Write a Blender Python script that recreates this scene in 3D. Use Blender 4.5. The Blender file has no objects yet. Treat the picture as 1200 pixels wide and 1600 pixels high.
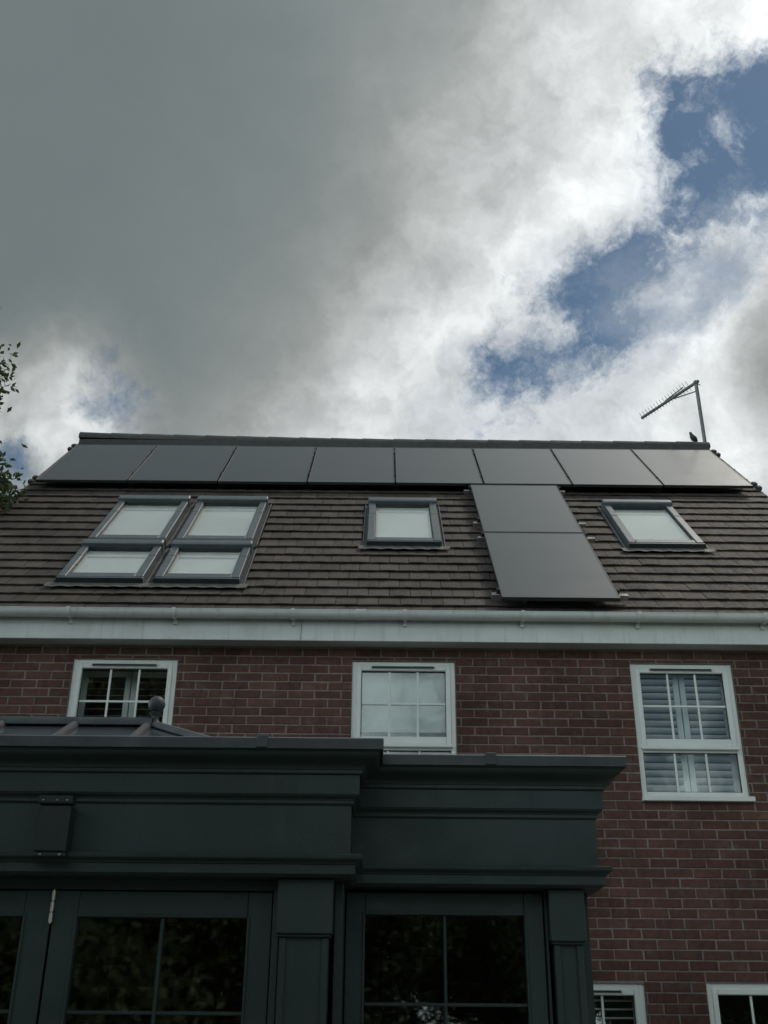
import bpy, math, random
import numpy as np
from mathutils import Vector, Matrix

random.seed(7)
rng = np.random.default_rng(7)
R = math.radians
scene = bpy.context.scene
col = scene.collection

# ------------------------------------------------------------------ camera
PITCH, ROLL, DIST, EYE, FPX = R(26.2), 0.0090, 8.75, 1.75, 1650.0
cd = bpy.data.cameras.new("camera")
cam = bpy.data.objects.new("camera", cd)
col.objects.link(cam)
fw = Vector((0, math.cos(PITCH), math.sin(PITCH)))
up0 = Vector((0, -math.sin(PITCH), math.cos(PITCH)))
rt0 = Vector((1, 0, 0))
rt = math.cos(ROLL) * rt0 + math.sin(ROLL) * up0
up = -math.sin(ROLL) * rt0 + math.cos(ROLL) * up0
mw = Matrix((rt, up, -fw)).transposed().to_4x4()
mw.translation = Vector((0, -DIST, EYE))
cam.matrix_world = mw
cd.sensor_fit = 'VERTICAL'
cd.sensor_height = 32.0
cd.lens = FPX / 1600.0 * 32.0
cd.clip_end = 2000
scene.camera = cam

# ------------------------------------------------------------------ light and exposure
SUN_AZ, SUN_EL = R(58.0), R(60.0)
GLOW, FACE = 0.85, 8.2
SUN = Vector((math.sin(SUN_AZ) * math.cos(SUN_EL), math.cos(SUN_AZ) * math.cos(SUN_EL), math.sin(SUN_EL)))
sl = bpy.data.lights.new("sun", 'SUN')
sl.energy = 1.5
sl.angle = R(14)
sl.color = (1.0, 0.92, 0.80)
so = bpy.data.objects.new("sun", sl)
col.objects.link(so)
so.rotation_euler = (-SUN).to_track_quat('-Z', 'Y').to_euler()
scene.view_settings.view_transform = 'Standard'
scene.view_settings.look = 'None'
scene.view_settings.exposure = 0.0
scene.view_settings.gamma = 1.0
scene.view_settings.use_curve_mapping = False
scene.cycles.max_bounces = 6
scene.cycles.diffuse_bounces = 3
scene.cycles.glossy_bounces = 3
scene.cycles.transparent_max_bounces = 10


class NT:
    """small helper for building node graphs"""
    def __init__(s, tree):
        s.t = tree; s.n = tree.nodes; s.l = tree.links
    def put(s, sock, v):
        if isinstance(v, bpy.types.NodeSocket): s.l.new(v, sock)
        elif v is not None: sock.default_value = v
    def node(s, typ, **kw):
        nd = s.n.new(typ)
        for k, v in kw.items(): setattr(nd, k, v)
        return nd
    def m(s, op, a, b=None, c=None, clamp=False):
        nd = s.n.new('ShaderNodeMath'); nd.operation = op; nd.use_clamp = clamp
        s.put(nd.inputs[0], a)
        if b is not None: s.put(nd.inputs[1], b)
        if c is not None: s.put(nd.inputs[2], c)
        return nd.outputs[0]
    def v(s, op, a, b=None, scale=None):
        nd = s.n.new('ShaderNodeVectorMath'); nd.operation = op
        s.put(nd.inputs[0], a)
        if b is not None: s.put(nd.inputs[1], b)
        if scale is not None: s.put(nd.inputs['Scale'], scale)
        return nd.outputs['Value'] if op in ('DOT_PRODUCT', 'LENGTH', 'DISTANCE') else nd.outputs['Vector']
    def smooth(s, x, lo, hi, a=0.0, b=1.0):
        nd = s.n.new('ShaderNodeMapRange'); nd.interpolation_type = 'SMOOTHSTEP'
        s.put(nd.inputs['Value'], x)
        s.put(nd.inputs['From Min'], lo); s.put(nd.inputs['From Max'], hi)
        s.put(nd.inputs['To Min'], a); s.put(nd.inputs['To Max'], b)
        return nd.outputs['Result']
    def noise(s, vec, scale, detail=4, rough=0.55, dist=0.0, color=False):
        nd = s.n.new('ShaderNodeTexNoise')
        s.put(nd.inputs['Vector'], vec)
        nd.inputs['Scale'].default_value = scale; nd.inputs['Detail'].default_value = detail
        nd.inputs['Roughness'].default_value = rough; nd.inputs['Distortion'].default_value = dist
        return nd.outputs['Color'] if color else nd.outputs['Fac']
    def mix(s, f, a, b, blend='MIX'):
        nd = s.n.new('ShaderNodeMix'); nd.data_type = 'RGBA'; nd.blend_type = blend
        s.put(nd.inputs[0], f); s.put(nd.inputs[6], a); s.put(nd.inputs[7], b)
        return nd.outputs[2]


# ------------------------------------------------------------------ sky: clear air with broken backlit cloud
world = bpy.data.worlds.new("World")
scene.world = world
world.use_nodes = True
world.node_tree.nodes.clear()
W = NT(world.node_tree)
sky = W.node('ShaderNodeTexSky', sky_type='NISHITA')
sky.sun_disc = False
world.cycles.sampling_method = 'MANUAL'
world.cycles.sample_map_resolution = 512
sky.sun_elevation = SUN_EL
sky.sun_rotation = SUN_AZ
sky.air_density = 1.0; sky.dust_density = 0.3; sky.ozone_density = 1.5
blue = W.mix(1.0, sky.outputs[0], (0.058, 0.064, 0.060, 1), 'MULTIPLY')
tc = W.node('ShaderNodeTexCoord')
d = W.v('NORMALIZE', tc.outputs['Generated'])
# clouds lie on the dome of directions; turbulence frays their edges
half = (0.5, 0.5, 0.5)
w1 = W.v('SUBTRACT', W.noise(d, 6.0, 2, 0.5, color=True), half)
dw = W.v('ADD', d, W.v('SCALE', w1, scale=0.060))
w2 = W.v('SUBTRACT', W.noise(d, 26.0, 4, 0.62, color=True), half)
dw2 = W.v('ADD', dw, W.v('SCALE', w2, scale=0.046))


def capsule(p, a, b, r):
    a = Vector(a).normalized(); b = Vector(b).normalized()
    ab = b - a
    ap = W.v('SUBTRACT', p, tuple(a))
    if ab.length < 1e-4:
        return W.m('SUBTRACT', W.v('LENGTH', ap), r)
    t = W.m('DIVIDE', W.v('DOT_PRODUCT', ap, tuple(ab)), ab.length_squared, clamp=True)
    return W.m('SUBTRACT', W.v('LENGTH', W.v('SUBTRACT', ap, W.v('SCALE', tuple(ab), scale=t))), r)


def union(p, caps, k):
    u = None
    for q in caps:
        c = capsule(p, *q)
        u = c if u is None else W.m('SMOOTH_MIN', u, c, k)
    return u


# long gap in the cloud to the right, with a thin veil across its middle
GAP = [((0.283, 0.655, 0.700), (0.370, 0.620, 0.690), 0.054), ((0.270, 0.690, 0.671), (0.365, 0.660, 0.655), 0.034),
       ((0.37, 0.65, 0.66), (0.75, 0.45, 0.48), 0.07), ((0.272, 0.702, 0.658), (0.178, 0.772, 0.611), 0.020),
       ((0.170, 0.772, 0.612), (0.192, 0.790, 0.583), 0.020), ((0.190, 0.793, 0.580), (0.122, 0.824, 0.553), 0.026)]
VEIL = [((0.195, 0.765, 0.614), (0.290, 0.735, 0.612), 0.026), ((0.205, 0.785, 0.585), (0.275, 0.765, 0.582), 0.020)]
# breaks low on the left and round the rest of the sky
SMALL = [((-0.252, 0.819, 0.515), (-0.238, 0.823, 0.511), 0.017), ((-0.335, 0.828, 0.450), (-0.55, 0.74, 0.38), 0.016)]
PALE = ((-0.305, 0.810, 0.500), (-0.45, 0.76, 0.47), 0.0)
REST = [((0.52, -0.82, 0.24), (0.14, -0.95, 0.31), 0.09), ((-0.75, -0.25, 0.62), (-0.90, 0.20, 0.40), 0.11),
        ((0.45, -0.45, 0.77), (0.10, -0.62, 0.78), 0.07), ((-0.35, -0.80, 0.48), (-0.60, -0.66, 0.46), 0.06),
        ((0.85, 0.10, 0.52), (0.95, -0.2, 0.25), 0.10)]
wisp = W.m('SUBTRACT', W.noise(dw2, 15.0, 6, 0.66), 0.5)
wamp = W.m('ADD', W.m('MULTIPLY', wisp, 0.120), W.m('MULTIPLY', W.m('SUBTRACT', W.noise(d, 70.0, 4, 0.6), 0.5), 0.030))
gap = union(dw2, GAP, 0.014)
small = union(dw2, SMALL, 0.01)
other = union(dw, REST, 0.05)
alpha = W.smooth(W.m('ADD', gap, wamp), -0.022, 0.024)
vd = union(dw2, VEIL, 0.02)
veil = W.m('SUBTRACT', 1.0, W.smooth(W.m('ADD', vd, wamp), -0.030, 0.034, 0.62, 0.0))
asm = W.smooth(W.m('ADD', small, wamp), -0.026, 0.026, 0.12, 1.0)
aot = W.smooth(W.m('ADD', other, W.m('MULTIPLY', wisp, 0.30)), -0.05, 0.06)
thin = W.smooth(W.m('ADD', capsule(dw2, (0.292, 0.725, 0.623), (0.232, 0.765, 0.601), 0.020), wamp), -0.03, 0.035, 0.62, 0.0)
shred = W.smooth(W.noise(dw2, 13.0, 6, 0.68), 0.50, 0.80, 0.0, 0.75)
alpha = W.m('MAXIMUM', W.m('MAXIMUM', alpha, shred), thin)
alpha = W.m('MULTIPLY', W.m('MULTIPLY', alpha, veil), W.m('MULTIPLY', asm, aot))
# how much cloud the light has to come through
gs = W.m('SMOOTH_MIN', gap, vd, 0.04)
lump = W.m('SUBTRACT', W.noise(dw2, 9.0, 4, 0.55), 0.5)
body = W.m('SUBTRACT', W.noise(d, 4.2, 2, 0.5), 0.5)
bank = W.smooth(capsule(dw, (0.362, 0.758, 0.520), (0.52, 0.70, 0.44), 0.0), 0.0, 0.13, 0.13, 0.0)
thick = W.m('ADD', W.m('ADD', gs, bank), W.m('ADD', W.m('MULTIPLY', lump, 0.13), W.m('MULTIPLY', body, 0.14)))
halo = W.smooth(W.m('ADD', capsule(dw, *PALE), W.m('MULTIPLY', lump, 0.08)), 0.02, 0.13, 0.26, 0.0)
elev = W.node('ShaderNodeSeparateXYZ'); W.l.new(d, elev.inputs[0])
low = W.smooth(elev.outputs['Z'], 0.46, 0.60, 0.11, 0.0)
thick = W.m('SUBTRACT', thick, W.m('ADD', halo, low))
ramp = W.node('ShaderNodeValToRGB')
W.l.new(W.m('MULTIPLY', thick, 2.5, clamp=True), ramp.inputs[0])
cr = ramp.color_ramp
cr.interpolation = 'B_SPLINE'
cr.elements[0].position = 0.0; cr.elements[0].color = (0.62, 0.66, 0.69, 1)
cr.elements[1].position = 1.0; cr.elements[1].color = (0.158, 0.192, 0.197, 1)
for pos_, c_ in ((0.06, (0.87, 0.895, 0.895)), (0.13, (0.80, 0.825, 0.825)), (0.25, (0.52, 0.545, 0.545)), (0.40, (0.34, 0.36, 0.352)), (0.62, (0.205, 0.237, 0.237))):
    e = cr.elements.new(pos_); e.color = (*c_, 1)
ccol = ramp.outputs[0]
bright = W.smooth(thick, 0.10, 0.26, 1.0, 0.06)
tex = W.m('ADD', 1.0, W.m('MULTIPLY', W.m('MULTIPLY', W.m('SUBTRACT', W.noise(dw2, 17.0, 5, 0.60), 0.56), bright), 1.05))
# near the hidden sun light is scattered forward; opposite it the cloud is lit full face
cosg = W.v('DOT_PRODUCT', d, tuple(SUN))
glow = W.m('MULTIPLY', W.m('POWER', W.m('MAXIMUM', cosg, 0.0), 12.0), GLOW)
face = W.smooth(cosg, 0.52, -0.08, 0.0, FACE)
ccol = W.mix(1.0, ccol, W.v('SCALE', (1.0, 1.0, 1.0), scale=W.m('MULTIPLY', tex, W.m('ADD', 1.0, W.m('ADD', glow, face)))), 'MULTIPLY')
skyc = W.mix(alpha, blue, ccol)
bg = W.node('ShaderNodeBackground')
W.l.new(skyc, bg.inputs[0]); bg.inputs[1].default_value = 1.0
out = W.node('ShaderNodeOutputWorld')
W.l.new(bg.outputs[0], out.inputs[0])


# ------------------------------------------------------------------ materials
def material(name):
    m = bpy.data.materials.new(name); m.use_nodes = True
    m.node_tree.nodes.clear()
    return m, NT(m.node_tree)


def finish(N, shader):
    o = N.node('ShaderNodeOutputMaterial'); N.l.new(shader, o.inputs[0])


def surf(name, c1, c2, scale=8.0, rough=0.6, rvar=0.15, bump=0.0, bscale=60.0, metal=0.0, spec=0.5,
         vary=0.0, dirt=None, dscale=1.5, damt=0.5, patch=0.0, streak=None, samt=0.3):
    """two-tone weathered surface in world space; vary = difference from piece to piece"""
    m, N = material(name)
    pos = N.node('ShaderNodeNewGeometry')
    P = pos.outputs['Position']
    c = N.mix(N.smooth(N.noise(P, scale, 6, 0.6), 0.3, 0.7), (*c1, 1), (*c2, 1))
    if vary:
        oi = N.node('ShaderNodeObjectInfo')
        r = N.m('FRACT', N.m('ADD', oi.outputs['Random'], pos.outputs['Random Per Island']))
        c = N.mix(1.0, c, N.v('SCALE', (1, 1, 1), scale=N.m('ADD', 1 - vary, N.m('MULTIPLY', r, 2 * vary))), 'MULTIPLY')
        r2 = N.m('FRACT', N.m('MULTIPLY', r, 7.31))
        c = N.mix(N.m('MULTIPLY', r2, vary), c, (c2[0] * 0.55, c2[1] * 0.75, c2[2] * 0.95, 1))
    if dirt:
        c = N.mix(N.smooth(N.noise(P, dscale, 7, 0.65), 0.50, 0.75, 0, damt), c, (*dirt, 1))
    if patch:
        c = N.mix(1.0, c, N.v('SCALE', (1, 1, 1), scale=N.smooth(N.noise(P, 1.1, 5, 0.6), 0.28, 0.72, 1 - patch, 1 + patch)), 'MULTIPLY')
    if streak:      # rain marks running down
        sp = N.v('MULTIPLY', P, (9.0, 9.0, 0.8))
        c = N.mix(N.smooth(N.noise(sp, 2.2, 6, 0.65), 0.50, 0.78, 0, samt), c, (*streak, 1))
    b = N.node('ShaderNodeBsdfPrincipled')
    N.put(b.inputs['Base Color'], c)
    N.put(b.inputs['Roughness'], N.smooth(N.noise(P, scale * 2.3, 4), 0.3, 0.7, rough - rvar / 2, rough + rvar / 2))
    b.inputs['Metallic'].default_value = metal
    b.inputs['Specular IOR Level'].default_value = spec
    if bump:
        bp = N.node('ShaderNodeBump')
        bp.inputs['Strength'].default_value = bump; bp.inputs['Distance'].default_value = 0.004
        N.put(bp.inputs['Height'], N.noise(P, bscale, 6, 0.65))
        N.l.new(bp.outputs[0], b.inputs['Normal'])
    finish(N, b.outputs[0])
    return m


def glass(name, tint, gain, rough=0.01):
    m, N = material(name)
    g = N.node('ShaderNodeNewGeometry')
    ior = N.m('ADD', 1.5, N.m('MULTIPLY', g.outputs['Backfacing'], 1 / 1.5 - 1.5))
    fr = N.node('ShaderNodeFresnel'); N.l.new(ior, fr.inputs['IOR'])
    wob = N.node('ShaderNodeBump'); wob.inputs['Strength'].default_value = 0.02; wob.inputs['Distance'].default_value = 0.02
    N.put(wob.inputs['Height'], N.noise(g.outputs['Position'], 3.0, 1))
    gl = N.node('ShaderNodeBsdfGlossy'); gl.inputs['Roughness'].default_value = rough
    N.l.new(wob.outputs[0], gl.inputs['Normal'])
    tr = N.node('ShaderNodeBsdfTransparent'); tr.inputs[0].default_value = (*tint, 1)
    mx = N.node('ShaderNodeMixShader')
    N.put(mx.inputs[0], N.m('MULTIPLY', fr.outputs[0], gain, clamp=True))
    N.l.new(tr.outputs[0], mx.inputs[1]); N.l.new(gl.outputs[0], mx.inputs[2])
    finish(N, mx.outputs[0])
    return m


M = {}
M['brick'] = surf('brick', (0.142, 0.066, 0.051), (0.095, 0.048, 0.040), 22, 0.9, 0.1, 0.9, 130, spec=0.2, vary=0.20,
                  dirt=(0.23, 0.17, 0.15), dscale=7, damt=0.38, patch=0.28, streak=(0.05, 0.035, 0.032), samt=0.5)
M['mortar'] = surf('mortar', (0.275, 0.225, 0.205), (0.205, 0.172, 0.160), 30, 0.95, 0.05, 0.6, 180, spec=0.1, patch=0.25, streak=(0.08, 0.065, 0.06), samt=0.5)
M['tile'] = surf('tile', (0.084, 0.062, 0.054), (0.056, 0.045, 0.042), 14, 0.78, 0.2, 0.8, 150, spec=0.35, vary=0.22,
                 dirt=(0.120, 0.117, 0.100), dscale=3.5, damt=0.45, patch=0.25)
M['ridge'] = surf('ridge', (0.075, 0.070, 0.068), (0.055, 0.052, 0.052), 10, 0.8, 0.2, 0.6, 120, vary=0.2)
M['underlay'] = surf('underlay', (0.02, 0.02, 0.02), (0.03, 0.03, 0.03), 5, 0.9)
M['upvc'] = surf('upvc', (0.70, 0.71, 0.70), (0.63, 0.64, 0.63), 3, 0.42, 0.1, dirt=(0.40, 0.40, 0.36), dscale=2.2, damt=0.45, patch=0.06, streak=(0.34, 0.34, 0.30), samt=0.45)
M['frame_white'] = surf('frame_white', (0.78, 0.785, 0.76), (0.72, 0.73, 0.70), 3, 0.35, 0.1, dirt=(0.5, 0.5, 0.45), dscale=4, damt=0.25)
M['soffit'] = surf('soffit', (0.60, 0.61, 0.62), (0.52, 0.54, 0.55), 3, 0.5)
M['green'] = surf('green_paint', (0.0285, 0.0470, 0.0455), (0.0240, 0.0400, 0.0395), 4, 0.50, 0.18, 0.22, 90,
                  dirt=(0.050, 0.064, 0.060), dscale=3, damt=0.40, patch=0.16, streak=(0.052, 0.062, 0.058), samt=0.45)
M['lead'] = surf('lead', (0.085, 0.094, 0.104), (0.055, 0.062, 0.070), 6, 0.55, 0.2, 0.3, 25, dirt=(0.16, 0.165, 0.16), dscale=5, damt=0.5)
M['alu_grey'] = surf('alu_grey', (0.112, 0.128, 0.142), (0.090, 0.104, 0.117), 4, 0.42, 0.15, metal=0.0, spec=0.6,
                     dirt=(0.20, 0.21, 0.205), dscale=6, damt=0.45)
M['flashing'] = surf('flashing', (0.055, 0.060, 0.066), (0.075, 0.080, 0.085), 9, 0.55, 0.2, 0.3, 30, dirt=(0.13, 0.13, 0.12), dscale=7, damt=0.5)
M['gasket'] = surf('gasket', (0.018, 0.022, 0.025), (0.03, 0.034, 0.036), 9, 0.6)
M['apron'] = surf('apron', (0.125, 0.120, 0.112), (0.085, 0.084, 0.080), 12, 0.7, 0.2, 0.5, 40)
M['lining'] = surf('lining', (0.80, 0.80, 0.77), (0.76, 0.76, 0.74), 3, 0.5)
M['blind'] = surf('blind', (0.87, 0.88, 0.87), (0.83, 0.845, 0.835), 2, 0.85, patch=0.07)
M['fabric'] = surf('fabric', (0.66, 0.68, 0.67), (0.60, 0.62, 0.61), 3, 0.9)
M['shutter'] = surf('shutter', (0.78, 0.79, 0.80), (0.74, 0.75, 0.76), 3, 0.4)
M['shutter_dim'] = surf('shutter_dim', (0.34, 0.36, 0.36), (0.30, 0.32, 0.32), 3, 0.45)  # darker copy of shutter; dimness of the left slats put into the colour
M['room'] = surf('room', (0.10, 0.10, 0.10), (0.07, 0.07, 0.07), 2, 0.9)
M['pane'] = glass('pane', (0.93, 0.95, 0.94), 1.9)
M['pane_clear'] = glass('pane_clear', (0.985, 0.995, 0.99), 1.5)
M['pane_dark'] = glass('pane_dark', (0.80, 0.85, 0.83), 2.8, 0.025)
M['steel'] = surf('steel', (0.62, 0.62, 0.60), (0.45, 0.45, 0.44), 12, 0.32, 0.15, metal=1.0)
M['brass'] = surf('brass', (0.74, 0.71, 0.60), (0.62, 0.58, 0.48), 20, 0.45, 0.1, metal=0.7)
M['black_alu'] = surf('black_alu', (0.045, 0.048, 0.052), (0.06, 0.062, 0.066), 8, 0.38, 0.1, metal=0.6)
M['aerial'] = surf('aerial', (0.16, 0.165, 0.17), (0.12, 0.125, 0.13), 12, 0.5, 0.15, metal=0.3)
M['plastic'] = surf('dark_plastic', (0.020, 0.031, 0.032), (0.024, 0.036, 0.037), 8, 0.45, 0.1)
M['bird'] = surf('feathers', (0.045, 0.042, 0.045), (0.09, 0.085, 0.08), 40, 0.8)
M['bark'] = surf('bark', (0.09, 0.075, 0.06), (0.05, 0.042, 0.035), 10, 0.9, 0.1, 1.0, 30)
M['grass'] = surf('grass', (0.045, 0.075, 0.022), (0.07, 0.10, 0.03), 2, 0.9, 0.1, 1.0, 40)
M['paving'] = surf('paving', (0.15, 0.145, 0.135), (0.11, 0.108, 0.10), 3, 0.85, 0.1, 0.4, 60)


def solar_mat():
    m, N = material('solar_cells')
    g = N.node('ShaderNodeNewGeometry'); P = g.outputs['Position']
    oi = N.node('ShaderNodeObjectInfo')
    c = N.mix(N.noise(P, 1.6, 3), (0.034, 0.040, 0.051, 1), (0.042, 0.047, 0.056, 1))
    c = N.mix(N.smooth(N.noise(P, 9.0, 8, 0.7), 0.45, 0.8, 0, 0.5), c, (0.055, 0.056, 0.056, 1))
    b = N.node('ShaderNodeBsdfPrincipled')
    N.put(b.inputs['Base Color'], c)
    N.put(b.inputs['Roughness'], N.smooth(N.noise(P, 3.0, 5), 0.3, 0.7, 0.17, 0.24))
    b.inputs['IOR'].default_value = 1.5
    b.inputs['Coat Weight'].default_value = 0.55
    b.inputs['Coat Roughness'].default_value = 0.42
    finish(N, b.outputs[0])
    return m


def leaf_mat(name, c1, c2):
    m, N = material(name)
    g = N.node('ShaderNodeNewGeometry')
    c = N.mix(g.outputs['Random Per Island'], (*c1, 1), (*c2, 1))
    b = N.node('ShaderNodeBsdfPrincipled')
    N.put(b.inputs['Base Color'], c)
    b.inputs['Roughness'].default_value = 0.55
    b.inputs['Specular IOR Level'].default_value = 0.3
    t = N.node('ShaderNodeBsdfTranslucent')
    N.put(t.inputs[0], N.mix(1.0, c, (1.3, 1.5, 0.6, 1), 'MULTIPLY'))
    mx = N.node('ShaderNodeMixShader'); mx.inputs[0].default_value = 0.22
    N.l.new(b.outputs[0], mx.inputs[1]); N.l.new(t.outputs[0], mx.inputs[2])
    finish(N, mx.outputs[0])
    return m


M['solar'] = solar_mat()
M['leaf'] = leaf_mat('leaf', (0.048, 0.064, 0.038), (0.100, 0.115, 0.070))
M['leaf_dark'] = leaf_mat('leaf_dark', (0.06, 0.085, 0.045), (0.20, 0.225, 0.14))


# ------------------------------------------------------------------ mesh building
class MB:
    """collects faces; xf maps local points to where they stand"""
    def __init__(s, xf=None):
        s.v = []; s.f = []; s.xf = xf
    def add(s, vs, fs):
        o = len(s.v)
        s.v += [tuple(s.xf(p)) if s.xf else tuple(p) for p in vs]
        s.f += [tuple(i + o for i in f) for f in fs]
        return s
    def box(s, x0, x1, y0, y1, z0, z1):
        vs = [(x, y, z) for x in (x0, x1) for y in (y0, y1) for z in (z0, z1)]
        return s.add(vs, [(0, 1, 3, 2), (4, 6, 7, 5), (0, 4, 5, 1), (2, 3, 7, 6), (0, 2, 6, 4), (1, 5, 7, 3)])
    def cbox(s, x0, x1, y0, y1, z0, z1, c=0.004):
        """box with chamfered edges"""
        lo = (x0, y0, z0); hi = (x1, y1, z1)
        vs = []; idx = {}
        for i in (0, 1):
            for j in (0, 1):
                for k in (0, 1):
                    base = [hi[a] if b else lo[a] for a, b in enumerate((i, j, k))]
                    for ax in range(3):
                        p = list(base)
                        for o in range(3):
                            if o != ax: p[o] += -c if (i, j, k)[o] else c
                        idx[(i, j, k, ax)] = len(vs); vs.append(tuple(p))
        fs = []
        for ax in range(3):
            o1, o2 = [a for a in range(3) if a != ax]
            for sd in (0, 1):
                q = []
                for (u, w) in ((0, 0), (1, 0), (1, 1), (0, 1)):
                    key = [0, 0, 0]; key[ax] = sd; key[o1] = u; key[o2] = w
                    q.append(idx[(*key, ax)])
                flip = (sd == 1) == (ax == 1)
                fs.append(tuple(q[::-1]) if flip else tuple(q))
        for ax in range(3):
            o1, o2 = [a for a in range(3) if a != ax]
            for u in (0, 1):
                for w in (0, 1):
                    k0 = [0, 0, 0]; k0[o1] = u; k0[o2] = w
                    k1 = list(k0); k1[ax] = 1
                    fs.append((idx[(*k0, o1)], idx[(*k1, o1)], idx[(*k1, o2)], idx[(*k0, o2)]))
        for i in (0, 1):
            for j in (0, 1):
                for k in (0, 1):
                    fs.append(tuple(idx[(i, j, k, a)] for a in range(3)))
        return s.add(vs, fs)
    def tube(s, pts, rad, n=8, cap=True):
        pts = [Vector(p) for p in pts]
        if not hasattr(rad, '__len__'): rad = [rad] * len(pts)
        vs = []; fs = []
        ref = None
        for i, p in enumerate(pts):
            t = (pts[min(i + 1, len(pts) - 1)] - pts[max(i - 1, 0)]).normalized()
            if ref is None:
                ref = Vector((0, 0, 1)) if abs(t.z) < 0.9 else Vector((1, 0, 0))
            a = t.cross(ref).normalized(); b = a.cross(t).normalized(); ref = b
            for k in range(n):
                an = 2 * math.pi * k / n
                vs.append(p + (a * math.cos(an) + b * math.sin(an)) * rad[i])
        for i in range(len(pts) - 1):
            for k in range(n):
                fs.append((i * n + k, i * n + (k + 1) % n, (i + 1) * n + (k + 1) % n, (i + 1) * n + k))
        if cap:
            fs.append(tuple(range(n))[::-1]); fs.append(tuple((len(pts) - 1) * n + k for k in range(n)))
        return s.add(vs, fs)
    def prism_x(s, prof, x0, x1):
        """closed (y,z) outline pulled along x"""
        n = len(prof)
        vs = [(x0, y, z) for y, z in prof] + [(x1, y, z) for y, z in prof]
        fs = [(i, (i + 1) % n, n + (i + 1) % n, n + i) for i in range(n)]
        fs += [tuple(range(n))[::-1], tuple(range(n, 2 * n))]
        return s.add(vs, fs)
    def lathe(s, prof, c, n=24):
        vs = []; fs = []
        for r, z in prof:
            for k in range(n):
                a = 2 * math.pi * k / n
                vs.append((c[0] + r * math.cos(a), c[1] + r * math.sin(a), c[2] + z))
        for i in range(len(prof) - 1):
            for k in range(n):
                fs.append((i * n + k, i * n + (k + 1) % n, (i + 1) * n + (k + 1) % n, (i + 1) * n + k))
        return s.add(vs, fs)
    def mesh(s, name, mat, smooth=False):
        me = bpy.data.meshes.new(name)
        me.from_pydata(s.v, [], s.f)
        me.materials.append(mat)
        if smooth:
            me.polygons.foreach_set('use_smooth', [True] * len(me.polygons))
            try: me.set_sharp_from_angle(angle=R(40))
            except Exception: pass
        me.validate(); me.update()
        return me


def link(name, me, parent=None, mw_=None):
    o = bpy.data.objects.new(name, me)
    col.objects.link(o)
    if parent is not None: o.parent = parent
    if mw_ is not None: o.matrix_basis = mw_
    return o


def part(name, mb, mat, parent, smooth=False):
    return link(name, mb.mesh(name, mat, smooth), parent)


def thing(name, label, cat, group=None, mw_=None):
    o = link(name, None, None, mw_)
    o.empty_display_size = 0.2
    o['label'] = label; o['category'] = cat
    if group: o['group'] = group
    return o


def tag(o, label, cat, group=None):
    o['label'] = label; o['category'] = cat
    if group: o['group'] = group


# ------------------------------------------------------------------ ground
g = part('ground', MB().add([(-400, -400, 0), (400, -400, 0), (400, 400, 0), (-400, 400, 0)], [(0, 1, 2, 3)]), M['grass'], None)
g['kind'] = 'structure'
p = part('patio', MB().box(-8, 8, -12.5, -0.003, -0.05, 0.03), M['paving'], None)
p['kind'] = 'structure'

# ------------------------------------------------------------------ house
WX0, WX1, WALL_TOP, DEPTH = -4.20, 4.46, 4.745, 8.6
PITCHR = R(43.3)
P0 = Vector((0, -0.25, 4.97))
SV = Vector((0, math.cos(PITCHR), math.sin(PITCHR)))
SN = Vector((0, -math.sin(PITCHR), math.cos(PITCHR)))
RX0, RX1, VTOP = -4.30, 4.56, 6.20
RIDGE = P0 + SV * VTOP


def roofp(p):
    """roof coordinates (x along eaves, v up the slope, o off the tiles) to world"""
    return Vector((p[0], 0, 0)) + P0 + SV * p[1] + SN * p[2]


roof_mw = Matrix(((1, 0, 0, P0.x), (0, SV.y, SN.y, P0.y), (0, SV.z, SN.z, P0.z), (0, 0, 0, 1)))

house = thing('brick_house', 'red brick house with brown tiled roof, skylights and white gutter behind the dark green orangery', 'house')

# openings: x0, x1, z0, z1
WIN = {'left': (-2.668, -1.768, 3.470, 4.622), 'middle': (-0.262, 0.624, 3.470, 4.622), 'right': (2.133, 3.010, 3.470, 4.622),
       'low_left': (1.120, 2.005, 0.95, 2.092), 'low_right': (2.474, 3.40, 0.10, 2.102)}
holes = list(WIN.values())


def sheet_with_holes(x0, x1, z0, z1, hs, y, rev):
    mb = MB()
    xs = sorted({x0, x1, *[h[0] for h in hs], *[h[1] for h in hs]})
    zs = sorted({z0, z1, *[h[2] for h in hs], *[h[3] for h in hs]})
    for i in range(len(xs) - 1):
        for j in range(len(zs) - 1):
            cx = (xs[i] + xs[i + 1]) / 2; cz = (zs[j] + zs[j + 1]) / 2
            if any(h[0] < cx < h[1] and h[2] < cz < h[3] for h in hs): continue
            mb.add([(xs[i], y, zs[j]), (xs[i + 1], y, zs[j]), (xs[i + 1], y, zs[j + 1]), (xs[i], y, zs[j + 1])], [(0, 1, 2, 3)])
    for a, b, c, e in hs:
        mb.add([(a, y, c), (b, y, c), (b, y, e), (a, y, e), (a, y + rev, c), (b, y + rev, c), (b, y + rev, e), (a, y + rev, e)],
               [(0, 4, 5, 1), (1, 5, 6, 2), (2, 6, 7, 3), (3, 7, 4, 0)])
    return mb


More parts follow.
